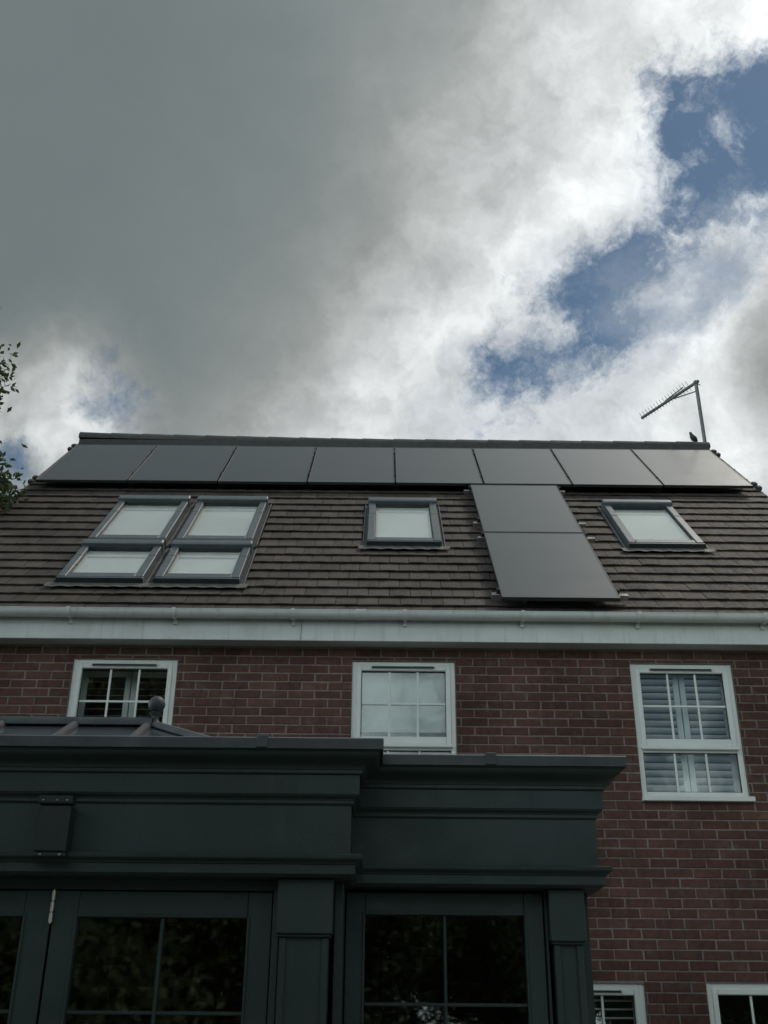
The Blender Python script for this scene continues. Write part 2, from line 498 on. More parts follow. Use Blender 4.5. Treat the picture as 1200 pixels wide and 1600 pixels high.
wall = part('wall', sheet_with_holes(WX0, WX1, 0, 4.80, holes, 0.0045, 0.30), M['mortar'], house)
gab = MB()
for x, sgn in ((WX0, -1), (WX1, 1)):
    gab.add([(x, 0.0045, 0), (x, DEPTH, 0), (x, DEPTH, 4.9), (x, RIDGE.y, RIDGE.z - 0.15), (x, 0.0045, 4.9)], [(0, 1, 2, 3, 4)])
gab.add([(WX0, DEPTH, 0), (WX1, DEPTH, 0), (WX1, DEPTH, 4.9), (WX0, DEPTH, 4.9)], [(0, 1, 2, 3)])
part('gable_wall', gab, M['brick'], house)
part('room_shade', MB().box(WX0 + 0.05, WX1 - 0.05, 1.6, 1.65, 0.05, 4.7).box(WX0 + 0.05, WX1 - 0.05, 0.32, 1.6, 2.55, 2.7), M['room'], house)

# bricks: stretcher bond, every piece with worn arrises
BL, BH, PX, PZ = 0.215, 0.0655, 0.2262, 0.0750


def brick_mesh(k, w=BL, h=BH):
    r = random.Random(k)
    mb = MB()
    c = 0.004
    j = lambda s=0.0022: r.uniform(-s, s)
    back = [(-w / 2, 0.03, -h / 2), (w / 2, 0.03, -h / 2), (w / 2, 0.03, h / 2), (-w / 2, 0.03, h / 2)]
    xs = [-w / 2, -w / 6, w / 6, w / 2]
    ring = [(x + j(), c + j(0.001), -h / 2 + j(0.0015)) for x in xs] + [(x + j(), c + j(0.001), h / 2 + j(0.0015)) for x in xs[::-1]]
    dx = [c, 0, 0, -c, -c, 0, 0, c]; dz = [c] * 4 + [-c] * 4
    fr = [(ring[i][0] + dx[i], j(0.0012), ring[i][2] + dz[i]) for i in range(8)]
    vs = back + ring + fr
    R8 = [4 + i for i in range(8)]; F8 = [12 + i for i in range(8)]
    fs = [(R8[i], R8[(i + 1) % 8], F8[(i + 1) % 8], F8[i]) for i in range(8)]
    fs += [(F8[0], F8[1], F8[6], F8[7]), (F8[1], F8[2], F8[5], F8[6]), (F8[2], F8[3], F8[4], F8[5])]
    fs += [(0, 1, R8[3], R8[2], R8[1], R8[0]), (2, 3, R8[7], R8[6], R8[5], R8[4]), (1, 2, R8[4], R8[3]), (3, 0, R8[0], R8[7])]
    return mb.add(vs, fs)


brick_variants = [brick_mesh(i).mesh('brick', M['brick']) for i in range(10)]
cands = []; rest = []
ncourse = int(math.floor((WALL_TOP - 3.0435) / PZ))
for c in range(-40, ncourse + 1):
    zc = 3.0435 + c * PZ
    if zc - BH / 2 < 0.0: continue
    off = 1.7965 + (PX / 2 if c % 2 else 0) + PX / 2
    spans = []
    x = off - PX * 40
    while x < WX1 + PX:
        a, b = max(x - BL / 2, WX0 + 0.002), min(x + BL / 2, WX1 - 0.002)
        x += PX
        if b - a < 0.02: continue
        segs = [(a, b, zc - BH / 2, zc + BH / 2)]
        for h in holes:
            ns = []
            for s0, s1, q0, q1 in segs:
                if s1 <= h[0] - .004 or s0 >= h[1] + .004 or q1 <= h[2] - .004 or q0 >= h[3] + .004:
                    ns.append((s0, s1, q0, q1)); continue
                if s0 < h[0] - .012: ns.append((s0, h[0] - .004, q0, q1))
                if s1 > h[1] + .012: ns.append((h[1] + .004, s1, q0, q1))
                m0, m1 = max(s0, h[0] - .002), min(s1, h[1] + .002)
                if m1 - m0 > .012:
                    if q1 > h[3] + .014: ns.append((m0, m1, h[3] + .005, q1))
                    if q0 < h[2] - .030: ns.append((m0, m1, q0, h[2] - .026))
            segs = ns
        spans += segs
    for a, b, q0, q1 in spans:
        cx = (a + b) / 2; zb = (q0 + q1) / 2
        full = b - a > BL - 0.004 and q1 - q0 > BH - .001
        # what the photograph can show: in frame and clear of the orangery
        rel = Vector((cx, DIST, zc - EYE)); w = rel.dot(fw)
        px = 600 + FPX * rel.dot(rt) / w; py = 800 - FPX * rel.dot(up) / w
        top = 1150 if px < 600 else (1182 if px < 985 else 1e9)
        seen = full and 20 < px < 1180 and py < 1590 and (py < top - 6 or px > 985 or (px > 950 and py > 1250))
        (cands if seen else rest).append((w, cx, zb, a, b, q1 - q0))
cands.sort()
rest += cands[300:]
for i, (w, cx, zc, a, b, hh) in enumerate(cands[:300]):
    o = link('brick', brick_variants[i * 7 % 10], wall)
    o.location = (cx + random.uniform(-.0015, .0015), random.uniform(-0.002, 0.002), zc + random.uniform(-.001, .001))
    o.rotation_euler = (0, random.uniform(-.004, .004), 0)
mb = MB()
for i, (w, cx, zc, a, b, hh) in enumerate(rest):
    bm = brick_mesh(100 + i % 60, b - a, hh)
    dy = random.uniform(-0.002, 0.002); dz = random.uniform(-.001, .001)
    mb.add([(x + cx, y + dy, z + zc + dz) for x, y, z in bm.v], bm.f)
o = part('brick_field', mb, M['brick'], wall); o['kind'] = 'stuff'

# ---- windows in the wall


def white_window(key, shutter=None, blind=False, vent=True, split=True, bars=True, tall=False):
    x0, x1, z0, z1 = WIN[key]
    win = link('window', None, house); win.empty_display_size = 0.2
    win.location = ((x0 + x1) / 2, 0, z0)
    ox, oz = win.location.x, z0
    L = lambda q: (q[0] - ox, q[1], q[2] - oz)
    Y = 0.022
    fr = MB(L)
    t = 0.045
    fr.cbox(x0, x0 + t, Y, Y + .07, z0 + .02, z1); fr.cbox(x1 - t, x1, Y, Y + .07, z0 + .02, z1)
    fr.cbox(x0 + t, x1 - t, Y + .001, Y + .069, z1 - t, z1); fr.cbox(x0 + t, x1 - t, Y + .001, Y + .069, z0 + .02, z0 + .062)
    zm = 3.915 if split else z0 + .075
    if split:
        fr.cbox(x0 + t, x1 - t, Y + .001, Y + .069, zm - .060, zm - .012)
    part('frame', fr, M['frame_white'], win)
    # opening light, standing proud of the frame
    sa = MB(L); Ys = Y - 0.012; s = 0.043
    a, b, c, e = x0 + t - .006, x1 - t + .006, zm - .008, z1 - t + .006
    sa.cbox(a, a + s, Ys, Y + .05, c, e, .006); sa.cbox(b - s, b, Ys, Y + .05, c, e, .006)
    sa.cbox(a + s, b - s, Ys + .001, Y + .05, e - s, e, .006); sa.cbox(a + s, b - s, Ys + .001, Y + .05, c, c + .062, .006)
    if split:
        sa.cbox(x0 + t - .012, x1 - t + .012, Y - .034, Y + .02, zm - .040, zm - .0085, .006)
    part('sash', sa, M['frame_white'], win)
    gx0, gx1, gz0, gz1 = a + s, b - s, c + .062, e - s
    pn = [(gx0, gx1, gz0, gz1)]
    if split: pn.append((x0 + t, x1 - t, z0 + .062, zm - .060))
    for q in pn:
        part('pane', MB(L).box(q[0] - .004, q[1] + .004, Y + .026, Y + .030, q[2] - .004, q[3] + .004), M['pane'], win)
    gk = MB(L)
    for q in pn:
        w_ = .005
        gk.box(q[0], q[0] + w_, Y + .012, Y + .024, q[2], q[3]); gk.box(q[1] - w_, q[1], Y + .012, Y + .024, q[2], q[3])
        gk.box(q[0] + w_, q[1] - w_, Y + .012, Y + .024, q[3] - w_, q[3]); gk.box(q[0] + w_, q[1] - w_, Y + .012, Y + .024, q[2], q[2] + w_)
    part('gasket', gk, M['gasket'], win)
    if bars:
        for k in (1, 2):
            xb = gx0 + (gx1 - gx0) * k / 3
            part('glazing_bar', MB(L).cbox(xb - .009, xb + .009, Y + .0120, Y + .0235, gz0, gz1, .002), M['frame_white'], win)
            if split:
                xb = x0 + t + (x1 - x0 - 2 * t) * k / 3
                part('glazing_bar', MB(L).cbox(xb - .009, xb + .009, Y + .0120, Y + .0235, pn[1][2], pn[1][3], .002), M['frame_white'], win)
        nz = 3 if tall else 1
        for k in range(1, nz + 1):
            zb = gz0 + (gz1 - gz0) * k / (nz + 1)
            part('glazing_bar', MB(L).cbox(gx0, gx1, Y + .0130, Y + .0240, zb - .009, zb + .009, .002), M['frame_white'], win)
    if vent:
        part('trickle_vent', MB(L).cbox(x0 + .16, x1 - .17, Y - .022, Y - .0125, z1 - .066, z1 - .040, .003).cbox(
            x0 + .165, x1 - .175, Y - .034, Y - .0225, z1 - .050, z1 - .042, .002), M['frame_white'], win)
        part('vent_slot', MB(L).box(x0 + .17, x1 - .18, Y - .026, Y - .0225, z1 - .064, z1 - .0505), M['gasket'], win)
    # sill
    if not tall:
        part('sill', MB(L).cbox(x0 - .010, x1 + .026, -.050, Y + .06, z0 - .022, z0 + .0185, .004), M['frame_white'], win)
    if shutter:
        ys = 0.27 if key == 'left' else 0.14
        st = MB(L)
        xm = x0 + (x1 - x0) * .505
        bot, top = z0 + .03, z1 - .03
        for q in ((x0 + .02, x0 + .07), (xm - .052, xm - .004), (xm + .004, xm + .052), (x1 - .07, x1 - .02)):
            st.cbox(q[0], q[1], ys, ys + .028, bot, top, .003)
        for q in ((x0 + .07, xm - .052), (xm + .052, x1 - .07)):
            st.cbox(q[0], q[1], ys + .001, ys + .027, top - .05, top, .003); st.cbox(q[0], q[1], ys + .001, ys + .027, bot, bot + .06, .003)
        part('shutter_frame', st, M['shutter'], win)
        me = {}
        for q in ((x0 + .071, xm - .053), (xm + .053, x1 - .071)):
            wd = q[1] - q[0]
            sm = MB()
            tk = .5 if key == 'left' else 1.0
            pr = [(u_, t_ * tk) for u_, t_ in ((-.032, 0), (-.022, .005), (0, .007), (.022, .005), (.032, 0), (.022, -.005), (0, -.007), (-.022, -.005))]
            an = R(shutter)
            sm.prism_x([(u * math.cos(an) - v * math.sin(an), u * math.sin(an) + v * math.cos(an)) for u, v in pr], -wd / 2, wd / 2)
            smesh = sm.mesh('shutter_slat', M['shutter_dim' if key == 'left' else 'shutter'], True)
            zz = bot + .06 + .03
            while zz < top - .07:
                o = link('shutter_slat', smesh, win)
                o.location = L(((q[0] + q[1]) / 2, ys + .014, zz))
                zz += .0605
    if blind:
        fb = MB(L)
        nx, nz = 24, 14
        zb, zt = z0 + .575, z1 - .02
        vs = []
        for j in range(nz + 1):
            for i in range(nx + 1):
                u = i / nx; v = j / nz
                yy = .11 + .006 * math.sin(9 * u + 5 * v) * (1 - v) + .010 * math.exp(-((v - .28 - .22 * (u - .5)) / .06) ** 2) + .006 * math.exp(-((v - .14 + .15 * u) / .05) ** 2)
                vs.append((x0 + .03 + u * (x1 - x0 - .06), yy, zb + v * (zt - zb)))
        fb.add(vs, [(j * (nx + 1) + i, j * (nx + 1) + i + 1, (j + 1) * (nx + 1) + i + 1, (j + 1) * (nx + 1) + i) for j in range(nz) for i in range(nx)])
        fb.box(x0 + .03, x1 - .03, .113, .123, zb - .015, zb + .012)
        part('roller_blind', fb, M['fabric'], win, True)
    return win


white_window('left', shutter=17)
white_window('middle', blind=True)
white_window('right', shutter=-38)
white_window('low_left', shutter=4, split=False)
white_window('low_right', split=False, vent=False, tall=True)

# ---- eaves
part('soffit', MB().box(WX0 - .09, WX1 + .09, -.158, .004, WALL_TOP, WALL_TOP + .012), M['soffit'], house)
for a, b in ((RX0 + .01, -0.702), (-0.699, RX1 - .01)):
    part('fascia_board', MB().cbox(a, b, -.178, -.160, WALL_TOP - .006, 4.955, .003), M['upvc'], house)
gut = MB()
GY, GZ, GR = -.250, 4.968, .058
seg = 14
pro = [(GY - GR * math.cos(math.pi * k / seg), GZ - GR * 1.02 * math.sin(math.pi * k / seg)) for k in range(seg + 1)]
inn = [(GY - (GR - .004) * math.cos(math.pi * k / seg), GZ - (GR - .004) * math.sin(math.pi * k / seg)) for k in range(seg, -1, -1)]
lip = [(GY - GR - .004, GZ + .0), (GY - GR - .004, GZ + .006), (GY - GR + .004, GZ + .006)]
gut.prism_x(pro + inn + lip[::-1], RX0 - .02, RX1 + .02)
gutter = part('gutter', gut, M['upvc'], house, True)


def clip_ring(x, w, r):
    b = MB()
    o_ = [(GY - r * math.cos(math.pi * k / seg), GZ - r * math.sin(math.pi * k / seg)) for k in range(seg + 1)]
    i_ = [(GY - (r - .006) * math.cos(math.pi * k / seg), GZ - (r - .006) * math.sin(math.pi * k / seg)) for k in range(seg, -1, -1)]
    b.prism_x([(GY - r, GZ + .010)] + o_ + i_ + [(GY - r + .008, GZ + .010)], x - w / 2, x + w / 2)
    return b


for x in (-3.70, -2.683, -1.783, -0.769, 0.187, 1.193, 2.184, 3.257, 4.2):
    b = clip_ring(x, .030, GR + .011)
    b.cbox(x - .016, x + .016, -.1985, -.1785, 4.868, 4.93, .003)
    part('bracket', b, M['upvc'], gutter, True)
b = clip_ring(-.188, .085, GR + .0045); u2 = clip_ring(-.226, .010, GR + .008); u3 = clip_ring(-.149, .010, GR + .008)
for q in (u2, u3): b.add(q.v, q.f)
part('union_joint', b, M['upvc'], gutter, True)

# ---- roof
roof = MB()
roof.add([roofp(q) for q in ((RX0 + .02, .03, -.012), (RX1 - .02, .03, -.012), (RX1 - .02, VTOP + .02, -.012), (RX0 + .02, VTOP + .02, -.012),
                             (RX0 + .02, 0.12, -.09), (RX1 - .02, 0.12, -.09), (RX1 - .02, VTOP + .02, -.09), (RX0 + .02, VTOP + .02, -.09))],
         [(0, 1, 2, 3), (4, 7, 6, 5), (0, 3, 7, 4), (1, 5, 6, 2), (0, 4, 5, 1)])
roof.add([(RX0 + .02, RIDGE.y + .01, RIDGE.z), (RX1 - .02, RIDGE.y + .01, RIDGE.z), (RX1 - .02, 2 * RIDGE.y + .25, 4.97), (RX0 + .02, 2 * RIDGE.y + .25, 4.97)], [(0, 1, 2, 3)])
roofo = part('roof', roof, M['underlay'], house)

# skylights: x0, x1, v0, v1
SKY = [(-2.985, -2.205, 1.695, 3.060, 'upper left of the four'), (-2.098, -1.325, 1.695, 3.060, ''), (-2.970, -2.190, .585, 1.500, ''),
       (-2.083, -1.312, .585, 1.500, ''), (-0.168, 0.580, 1.690, 3.060, ''), (2.478, 3.240, 1.690, 3.060, '')]
cut = [(-3.030, -1.270, .47, 3.13), (-0.215, 0.627, 1.60, 3.13), (2.432, 3.286, 1.60, 3.13)]
EDGE = [-.030, .146, .352, .568, .785, 1.005, 1.230, 1.455, 1.694, 1.945, 2.192, 2.445, 2.690, 2.938, 3.180, 3.427]
while EDGE[-1] < VTOP - .2: EDGE.append(EDGE[-1] + .2445)
TW = 0.1885


def tile_mesh(k, w, g):
    """interlocking slab: thick drip edge, slightly cambered top"""
    r = random.Random(k)
    L_ = g + .055; n = 3
    j = lambda s: r.uniform(-s, s)
    xs = [-w / 2 + i * w / n for i in range(n + 1)]
    lo_t = [(x + j(.0008), j(.0035), .0165 + j(.0018) + .0025 * (1 - (2 * x / w) ** 2)) for x in xs]
    lo_b = [(x, y + .002, z - .0145) for x, y, z in lo_t]
    hi = [(x, L_, -.0085) for x in xs]
    vs = lo_t + lo_b + hi
    m_ = n + 1
    fs = []
    for i in range(n):
        fs.append((i, i + 1, 2 * m_ + i + 1, 2 * m_ + i)); fs.append((m_ + i, m_ + i + 1, i + 1, i))
    fs.append((0, 2 * m_, m_)); fs.append((n, m_ + n, 2 * m_ + n))
    return MB().add(vs, fs)


tiles = []; tcut = []
for c in range(len(EDGE)):
    v0 = EDGE[c]; g_ = (EDGE[c + 1] - v0) if c + 1 < len(EDGE) else VTOP - v0
    off = (c % 2) * TW / 2 + .02
    x = RX0 - TW + off
    while x < RX1:
        a, b = max(x + .0024, RX0), min(x + TW - .0024, RX1)
        x += TW
        if b - a < .03: continue
        segs = [(a, b)]
        for q in cut:
            if v0 < q[3] - .02 and v0 + .1 > q[2]:
                ns = []
                for s0, s1 in segs:
                    if s1 <= q[0] or s0 >= q[1]: ns.append((s0, s1)); continue
                    if s0 < q[0] - .015: ns.append((s0, q[0]))
                    if s1 > q[1] + .015: ns.append((q[1], s1))
                segs = ns
        for s0, s1 in segs:
            cx = (s0 + s1) / 2
            P = roofp((cx, v0 + .1, .02)) - Vector((0, -DIST, EYE)); w = P.dot(fw)
            px = 600 + FPX * P.dot(rt) / w
            covered = 0.95 < cx < 2.1 and v0 > -.03
            seen = s1 - s0 > TW - .006 and 15 < px < 1185 and not covered and v0 < 3.3 and c > 0
            (tiles if seen else tcut).append((w, cx, v0, s1 - s0, g_, c))
tiles.sort()
tcut += tiles[300:]
tvar = {}
for i, (w, cx, v0, wd, g_, c) in enumerate(tiles[:300]):
    key = (round(g_, 3), i * 5 % 6)
    if key not in tvar: tvar[key] = tile_mesh(hash(key) % 9999, TW - .0048, g_).mesh('roof_tile', M['tile'])
    o = link('roof_tile', tvar[key], roofo, roof_mw @ Matrix.Translation((cx, v0, random.uniform(-.001, .002))) @ Matrix.Rotation(random.uniform(-.006, .006), 4, 'Z'))
mb = MB(roofp)
for i, (w, cx, v0, wd, g_, c) in enumerate(tcut):
    t = tile_mesh(5000 + i % 90, wd, g_)
    dz = random.uniform(-.001, .002)
    mb.add([(x + cx, y + v0, z + dz) for x, y, z in t.v], t.f)
o = part('roof_tile_field', mb, M['tile'], roofo); o['kind'] = 'stuff'
# ridge caps
nR = 20; LR = (RX1 - RX0 + .02) / nR
for i in range(nR):
    xa = RX0 - .01 + i * LR; xb = xa + LR + .012
    rm = MB()
    rise = lambda x: .065 * max(0, -x / 4.3) ** 1.3
    vs = []; n = 10
    for x, rr in ((xa, .128), (xb, .120)):
        for k in range(n + 1):
            an = math.pi * (-.05 + 1.1 * k / n)
            vs.append((x, RIDGE.y - rr * math.cos(an), RIDGE.z - .045 + rise(x) + rr * 0.92 * math.sin(an)))
    n1 = n + 1
    fs = [(k, k + 1, n1 + k + 1, n1 + k) for k in range(n)] + [tuple(range(n1))[::-1], tuple(range(n1, 2 * n1))]
    part('ridge_tile', rm.add(vs, fs), M['ridge'], roofo, True)
# mortar bedding below the ridge, verge strips along the gables
part('ridge_bedding', MB().box(RX0 + .01, RX1 - .01, RIDGE.y - .135, RIDGE.y + .135, RIDGE.z - .14, RIDGE.z - .035), M['ridge'], roofo)
for x in (RX0, RX1):
    vm = MB(roofp)
    vm.cbox(x - .014, x + .014, -.03, VTOP - .05, -.085, .006, .003)
    part('verge_strip', vm, M['ridge'], roofo)
for x, sgn in ((RX0, -1), (RX1, 1)):
    for v in (3.95, 4.12, 5.62, 5.80):
        part('verge_clip', MB(roofp).cbox(x - .03, x + .03, v, v + .075, .0, .050, .008), M['ridge'], roofo)

# ---- skylights
for x0, x1, v0, v1, _ in SKY:
    sw = link('roof_window', None, house, roof_mw @ Matrix.Translation((x0, v0, 0)))
    sw.empty_display_size = 0.2
    w, h = x1 - x0, v1 - v0
    cl = .078
    gx0, gx1, gv0, gv1 = .082, w - .082, .150, h - .095
    for a, b in ((0, cl - .004), (w - cl + .004, w)):
        part('side_cladding', MB().cbox(a, b, .035, h - .09 - (h - .1) * .28, -.01, .082, .005), M['alu_grey'], sw)
        part('side_cladding', MB().cbox(a + .001, b - .001, h - .09 - (h - .1) * .28 + .003, h - .02, -.01, .085, .005), M['alu_grey'], sw)
    part('bottom_front', MB().cbox(-.006, w + .006, -.012, -.0005, -.012, .080, .003), M['gasket'], sw)
    part('bottom_rail', MB().cbox(-.004, w + .004, 0, .034, -.012, .074, .006).cbox(cl, w - cl, .036, .120, -.01, .078, .005), M['alu_grey'], sw)
    part('hood', MB().cbox(-.012, w + .012, h - .055, h + .05, -.01, .125, .012), M['alu_grey'], sw)
    sf = MB()
    t = .022
    sf.cbox(gx0 - t, gx0, gv0 - t, gv1 + t, 0, .070, .003); sf.cbox(gx1, gx1 + t, gv0 - t, gv1 + t, 0, .070, .003)
    sf.cbox(gx0, gx1, gv0 - t, gv0, .001, .069, .003); sf.cbox(gx0, gx1, gv1, gv1 + t, .001, .090, .003)
    part('sash_frame', sf, M['gasket'], sw)
    part('pane', MB().box(gx0 - .003, gx1 + .003, gv0 - .003, gv1 + .003, .052, .057), M['pane_clear'], sw)
    ln = MB()
    q = .020
    ln.box(gx0, gx0 + q, gv0, gv1, -.008, .045); ln.box(gx1 - q, gx1, gv0, gv1, -.008, .045)
    ln.box(gx0 + q, gx1 - q, gv1 - .05, gv1, -.008, .040); ln.box(gx0 + q, gx1 - q, gv0, gv0 + .01, -.008, .045)
    part('lining', ln, M['lining'], sw)
    bl = MB()
    nv = 1
    for k in range(nv):
        bl.box(gx0 + q, gx1 - q, gv0 + .01 + (gv1 - gv0 - .06) * k / nv, gv0 + .01 + (gv1 - gv0 - .06) * (k + 1) / nv - .002, -.006, .028)
    part('blind', bl, M['blind'], sw)
    part('blind_cassette', MB().cbox(gx0 + q, gx1 - q, gv1 - .155, gv1 - .052, .0285, .044, .004), M['lining'], sw)
    for a, b in ((-.040, -.006), (w + .006, w + .040)):
        fl = MB()
        fl.box(a, b, -.02, h + .06, -.011, .012)
        e = a if a < 0 else b
        fl.cbox(e - .006, e + .006, -.02, h + .06, .0, .030, .003)
        part('side_flashing', fl, M['flashing'], sw)
    if v0 > 1.6 and x0 > -1 or v0 < 1:
        ap = MB()
        nx = 26
        vs = []
        for j, (vv, oo) in enumerate(((0.0, .030), (-.055, .034), (-.118, .038))):
            for i in range(nx + 1):
                u = i / nx
                vs.append((-.085 + u * (w + .17), vv + (random.uniform(-.004, .004) if j == 2 else 0), oo + (.004 * math.sin(u * 37 + j) if j else 0)))
        ap.add(vs, [(j * (nx + 1) + i, (j + 1) * (nx + 1) + i, (j + 1) * (nx + 1) + i + 1, j * (nx + 1) + i + 1) for j in range(2) for i in range(nx)])
        part('apron_flashing', ap, M['apron'], sw)

# ------------------------------------------------------------------ orangery in front of the house
YL, YR = -4.55, -4.29
BX0, BX1 = -3.243, -0.117          # projecting bay
OX0, OX1 = -4.24, 0.881
orangery = thing('orangery', 'dark green timber orangery with moulded cornice and glazed doors in front of the house', 'orangery')
PATH = [(OX0, 0.0), (OX0, YR), (BX0, YR), (BX0, YL), (BX1, YL), (BX1, YR), (OX1, YR), (OX1, 0.0)]
NRM = []
for i in range(len(PATH) - 1):
    ax, ay = PATH[i]; bx, by = PATH[i + 1]
    l = math.hypot(bx - ax, by - ay)
    NRM.append(((by - ay) / l, -(bx - ax) / l))


def sweep(prof):
    """profile of (projection, z) carried round the plan with mitred corners"""
    mb = MB()
    n = len(PATH); m_ = len(prof)
    vs = []
    for i, (x, y) in enumerate(PATH):
        if i == 0: nx, ny = NRM[0]
        elif i == n - 1: nx, ny = NRM[-1]
        else: nx, ny = NRM[i - 1][0] + NRM[i][0], NRM[i - 1][1] + NRM[i][1]
        for p_, z in prof:
            vs.append((x - nx * -p_ if True else x, y + ny * p_, z))
    fs = []
    for i in range(n - 1):
        for k in range(m_):
            k2 = (k + 1) % m_
            fs.append((i * m_ + k, (i + 1) * m_ + k, (i + 1) * m_ + k2, i * m_ + k2))
    return mb.add(vs, fs)


def curve(p0, z0, p1, z1, n=7, s=1):
    """ogee between two points of a moulding"""
    o = []
    for k in range(n + 1):
        t = k / n
        u = t - s * math.sin(2 * math.pi * t) / (2 * math.pi) * .8
        o.append((p0 + (p1 - p0) * u, z0 + (z1 - z0) * t))
    return o


IN = -.20
part('architrave', sweep([(IN, 2.272), (.004, 2.272), (.012, 2.277), (.020, 2.283), (.020, 2.316), (.026, 2.318)] + curve(.026, 2.318, .046, 2.338, 5) +
                         [(.047, 2.350), (.030, 2.354), (IN, 2.354)]), M['green'], orangery)
part('frieze', sweep([(IN, 2.354), (0, 2.354), (0, 2.540), (IN, 2.540)]), M['green'], orangery)
part('frieze_moulding', sweep([(IN, 2.540), (.004, 2.540), (.010, 2.546), (.010, 2.556)] + curve(.012, 2.558, .028, 2.576, 5) +
                              [(.031, 2.578), (.031, 2.652), (IN, 2.652)]), M['green'], orangery)
part('cornice', sweep([(IN, 2.652), (.036, 2.652), (.042, 2.656), (.042, 2.668)] + curve(.046, 2.670, .106, 2.726, 9) +
                      [(.112, 2.729), (.112, 2.740), (IN, 2.740)]), M['green'], orangery)
part('lead_cap', sweep([(IN, 2.7405), (.116, 2.7405), (.118, 2.733), (.122, 2.733), (.124, 2.772), (.118, 2.777), (.0, 2.782), (IN, 2.785)]), M['lead'], orangery, True)
for x, y in ((-.465, YL), (.448, YR), (-1.74, YL), (-3.0, YL)):
    part('lead_lap', MB().cbox(x - .022, x + .022, y - .1285, y - .05, 2.735, 2.7845, .003), M['lead'], orangery)
# wall behind the mouldings, roof deck, flank
deck = MB()
deck.box(OX0 + .1, BX0 + .1, YR + .1, -.005, 2.70, 2.758); deck.box(BX0 + .1005, BX1 - .1, YL + .1, -.005, 2.70, 2.757); deck.box(BX1 - .0995, OX1 - .1, YR + .1, -.005, 2.70, 2.758)
part('roof_deck', deck, M['lead'], orangery)
for x in (OX0 + .02, OX1 - .10):
    part('flank_panel', MB().box(x, x + .08, YR + .20, -.004, 0.03, 2.275), M['green'], orangery)
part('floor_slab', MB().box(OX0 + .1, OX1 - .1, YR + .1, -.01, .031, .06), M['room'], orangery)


def pilaster(xa, xb, y):
    pl = link('pilaster', None, orangery); pl.empty_display_size = .1
    xm = (xa + xb) / 2
    pl.location = (xm, y, .03)
    w = (xb - xa) / 2
    ztop = 2.2715 - .03
    zc = 2.075 - .03
    part('capital', MB().cbox(-w, w, .030, .20, zc, ztop, .004).cbox(-w + .006, w - .006, .040, .19, zc - .010, zc - .0005, .003), M['green'], pl)
    sh = MB()
    s = w - .014
    sh.cbox(-s, -s + .026, .050, .18, 0, zc - .0105, .003); sh.cbox(s - .026, s, .050, .18, 0, zc - .0105, .003)
    sh.box(-s + .026, s - .026, .060, .18, 0, zc - .0105)
    sh.cbox(-w, w, .032, .05, .0, .16, .004)
    part('shaft', sh, M['green'], pl)


for a, b, y in ((-.392, -.180, YL), (-3.18, -2.968, YL), (.675, .818, YR), (-4.178, -4.035, YR)):
    pilaster(a, b, y)


def glazed_leaf(name, x0, x1, y, ztop, hinge=None, cols=2, rows=4, st=.095, top=.095):
    dr = link(name, None, orangery); dr.empty_display_size = .15
    dr.location = ((x0 + x1) / 2, y, .06)
    ox, oz = (x0 + x1) / 2, .06
    L = lambda q: (q[0] - ox, q[1], q[2] - oz)
    rh = .323
    gz1 = ztop - top; bar = .013
    gz0 = gz1 - rows * rh - (rows - 1) * bar
    gx0, gx1 = x0 + st, x1 - st
    fr = MB(L)
    fr.cbox(x0 + .002, gx0, 0, .055, .065, ztop, .003); fr.cbox(gx1, x1 - .002, 0, .055, .065, ztop, .003)
    fr.cbox(gx0 + .0002, gx1 - .0002, .001, .054, gz1, ztop - .001, .003); fr.cbox(gx0 + .0002, gx1 - .0002, .001, .054, .066, .25, .003)
    fr.cbox(gx0 + .0002, gx1 - .0002, .001, .054, gz0 - .10, gz0, .003); fr.box(gx0 + .0002, gx1 - .0002, .015, .040, .25, gz0 - .10)
    # raised bead round the glass
    for a, b, c, e in ((gx0 - .010, gx0, gz0, gz1 + .010), (gx1, gx1 + .010, gz0, gz1 + .010)):
        fr.cbox(a, b, -.006, .0, c, e, .002)
    fr.cbox(gx0, gx1, -.006, 0, gz1, gz1 + .010, .002)
    part('frame', fr, M['green'], dr)
    cw = (gx1 - gx0 - (cols - 1) * bar) / cols
    for c in range(1, cols):
        xb = gx0 + c * cw + (c - 1) * bar
        part('glazing_bar', MB(L).cbox(xb, xb + bar, .006, .044, gz0, gz1, .003), M['green'], dr)
    for r_ in range(1, rows):
        zb = gz1 - r_ * rh - (r_ - 1) * bar
        part('glazing_bar', MB(L).cbox(gx0, gx1, .007, .043, zb - bar, zb, .003), M['green'], dr)
    for c in range(cols):
        for r_ in range(rows):
            xa = gx0 + c * (cw + bar); za = gz1 - r_ * (rh + bar)
            tilt = random.uniform(-.0008, .0008)
            part('pane', MB(L).box(xa - .003, xa + cw + .003, .022, .027, za - rh - .003, za + .003), M['pane_dark'], dr)
    if hinge is not None:
        for zt in (ztop + .0, 1.3, .5):
            hg = MB(L)
            n = 3
            for k in range(n):
                hg.tube([(hinge, -.010, zt - .004 - k * .040), (hinge, -.010, zt - .037 - k * .040)], .0075, 10)
            hg.tube([(hinge, -.010, zt + .002), (hinge, -.010, zt - .122)], .0030, 8)
            part('hinge', hg, M['brass'], dr, True)
    return dr


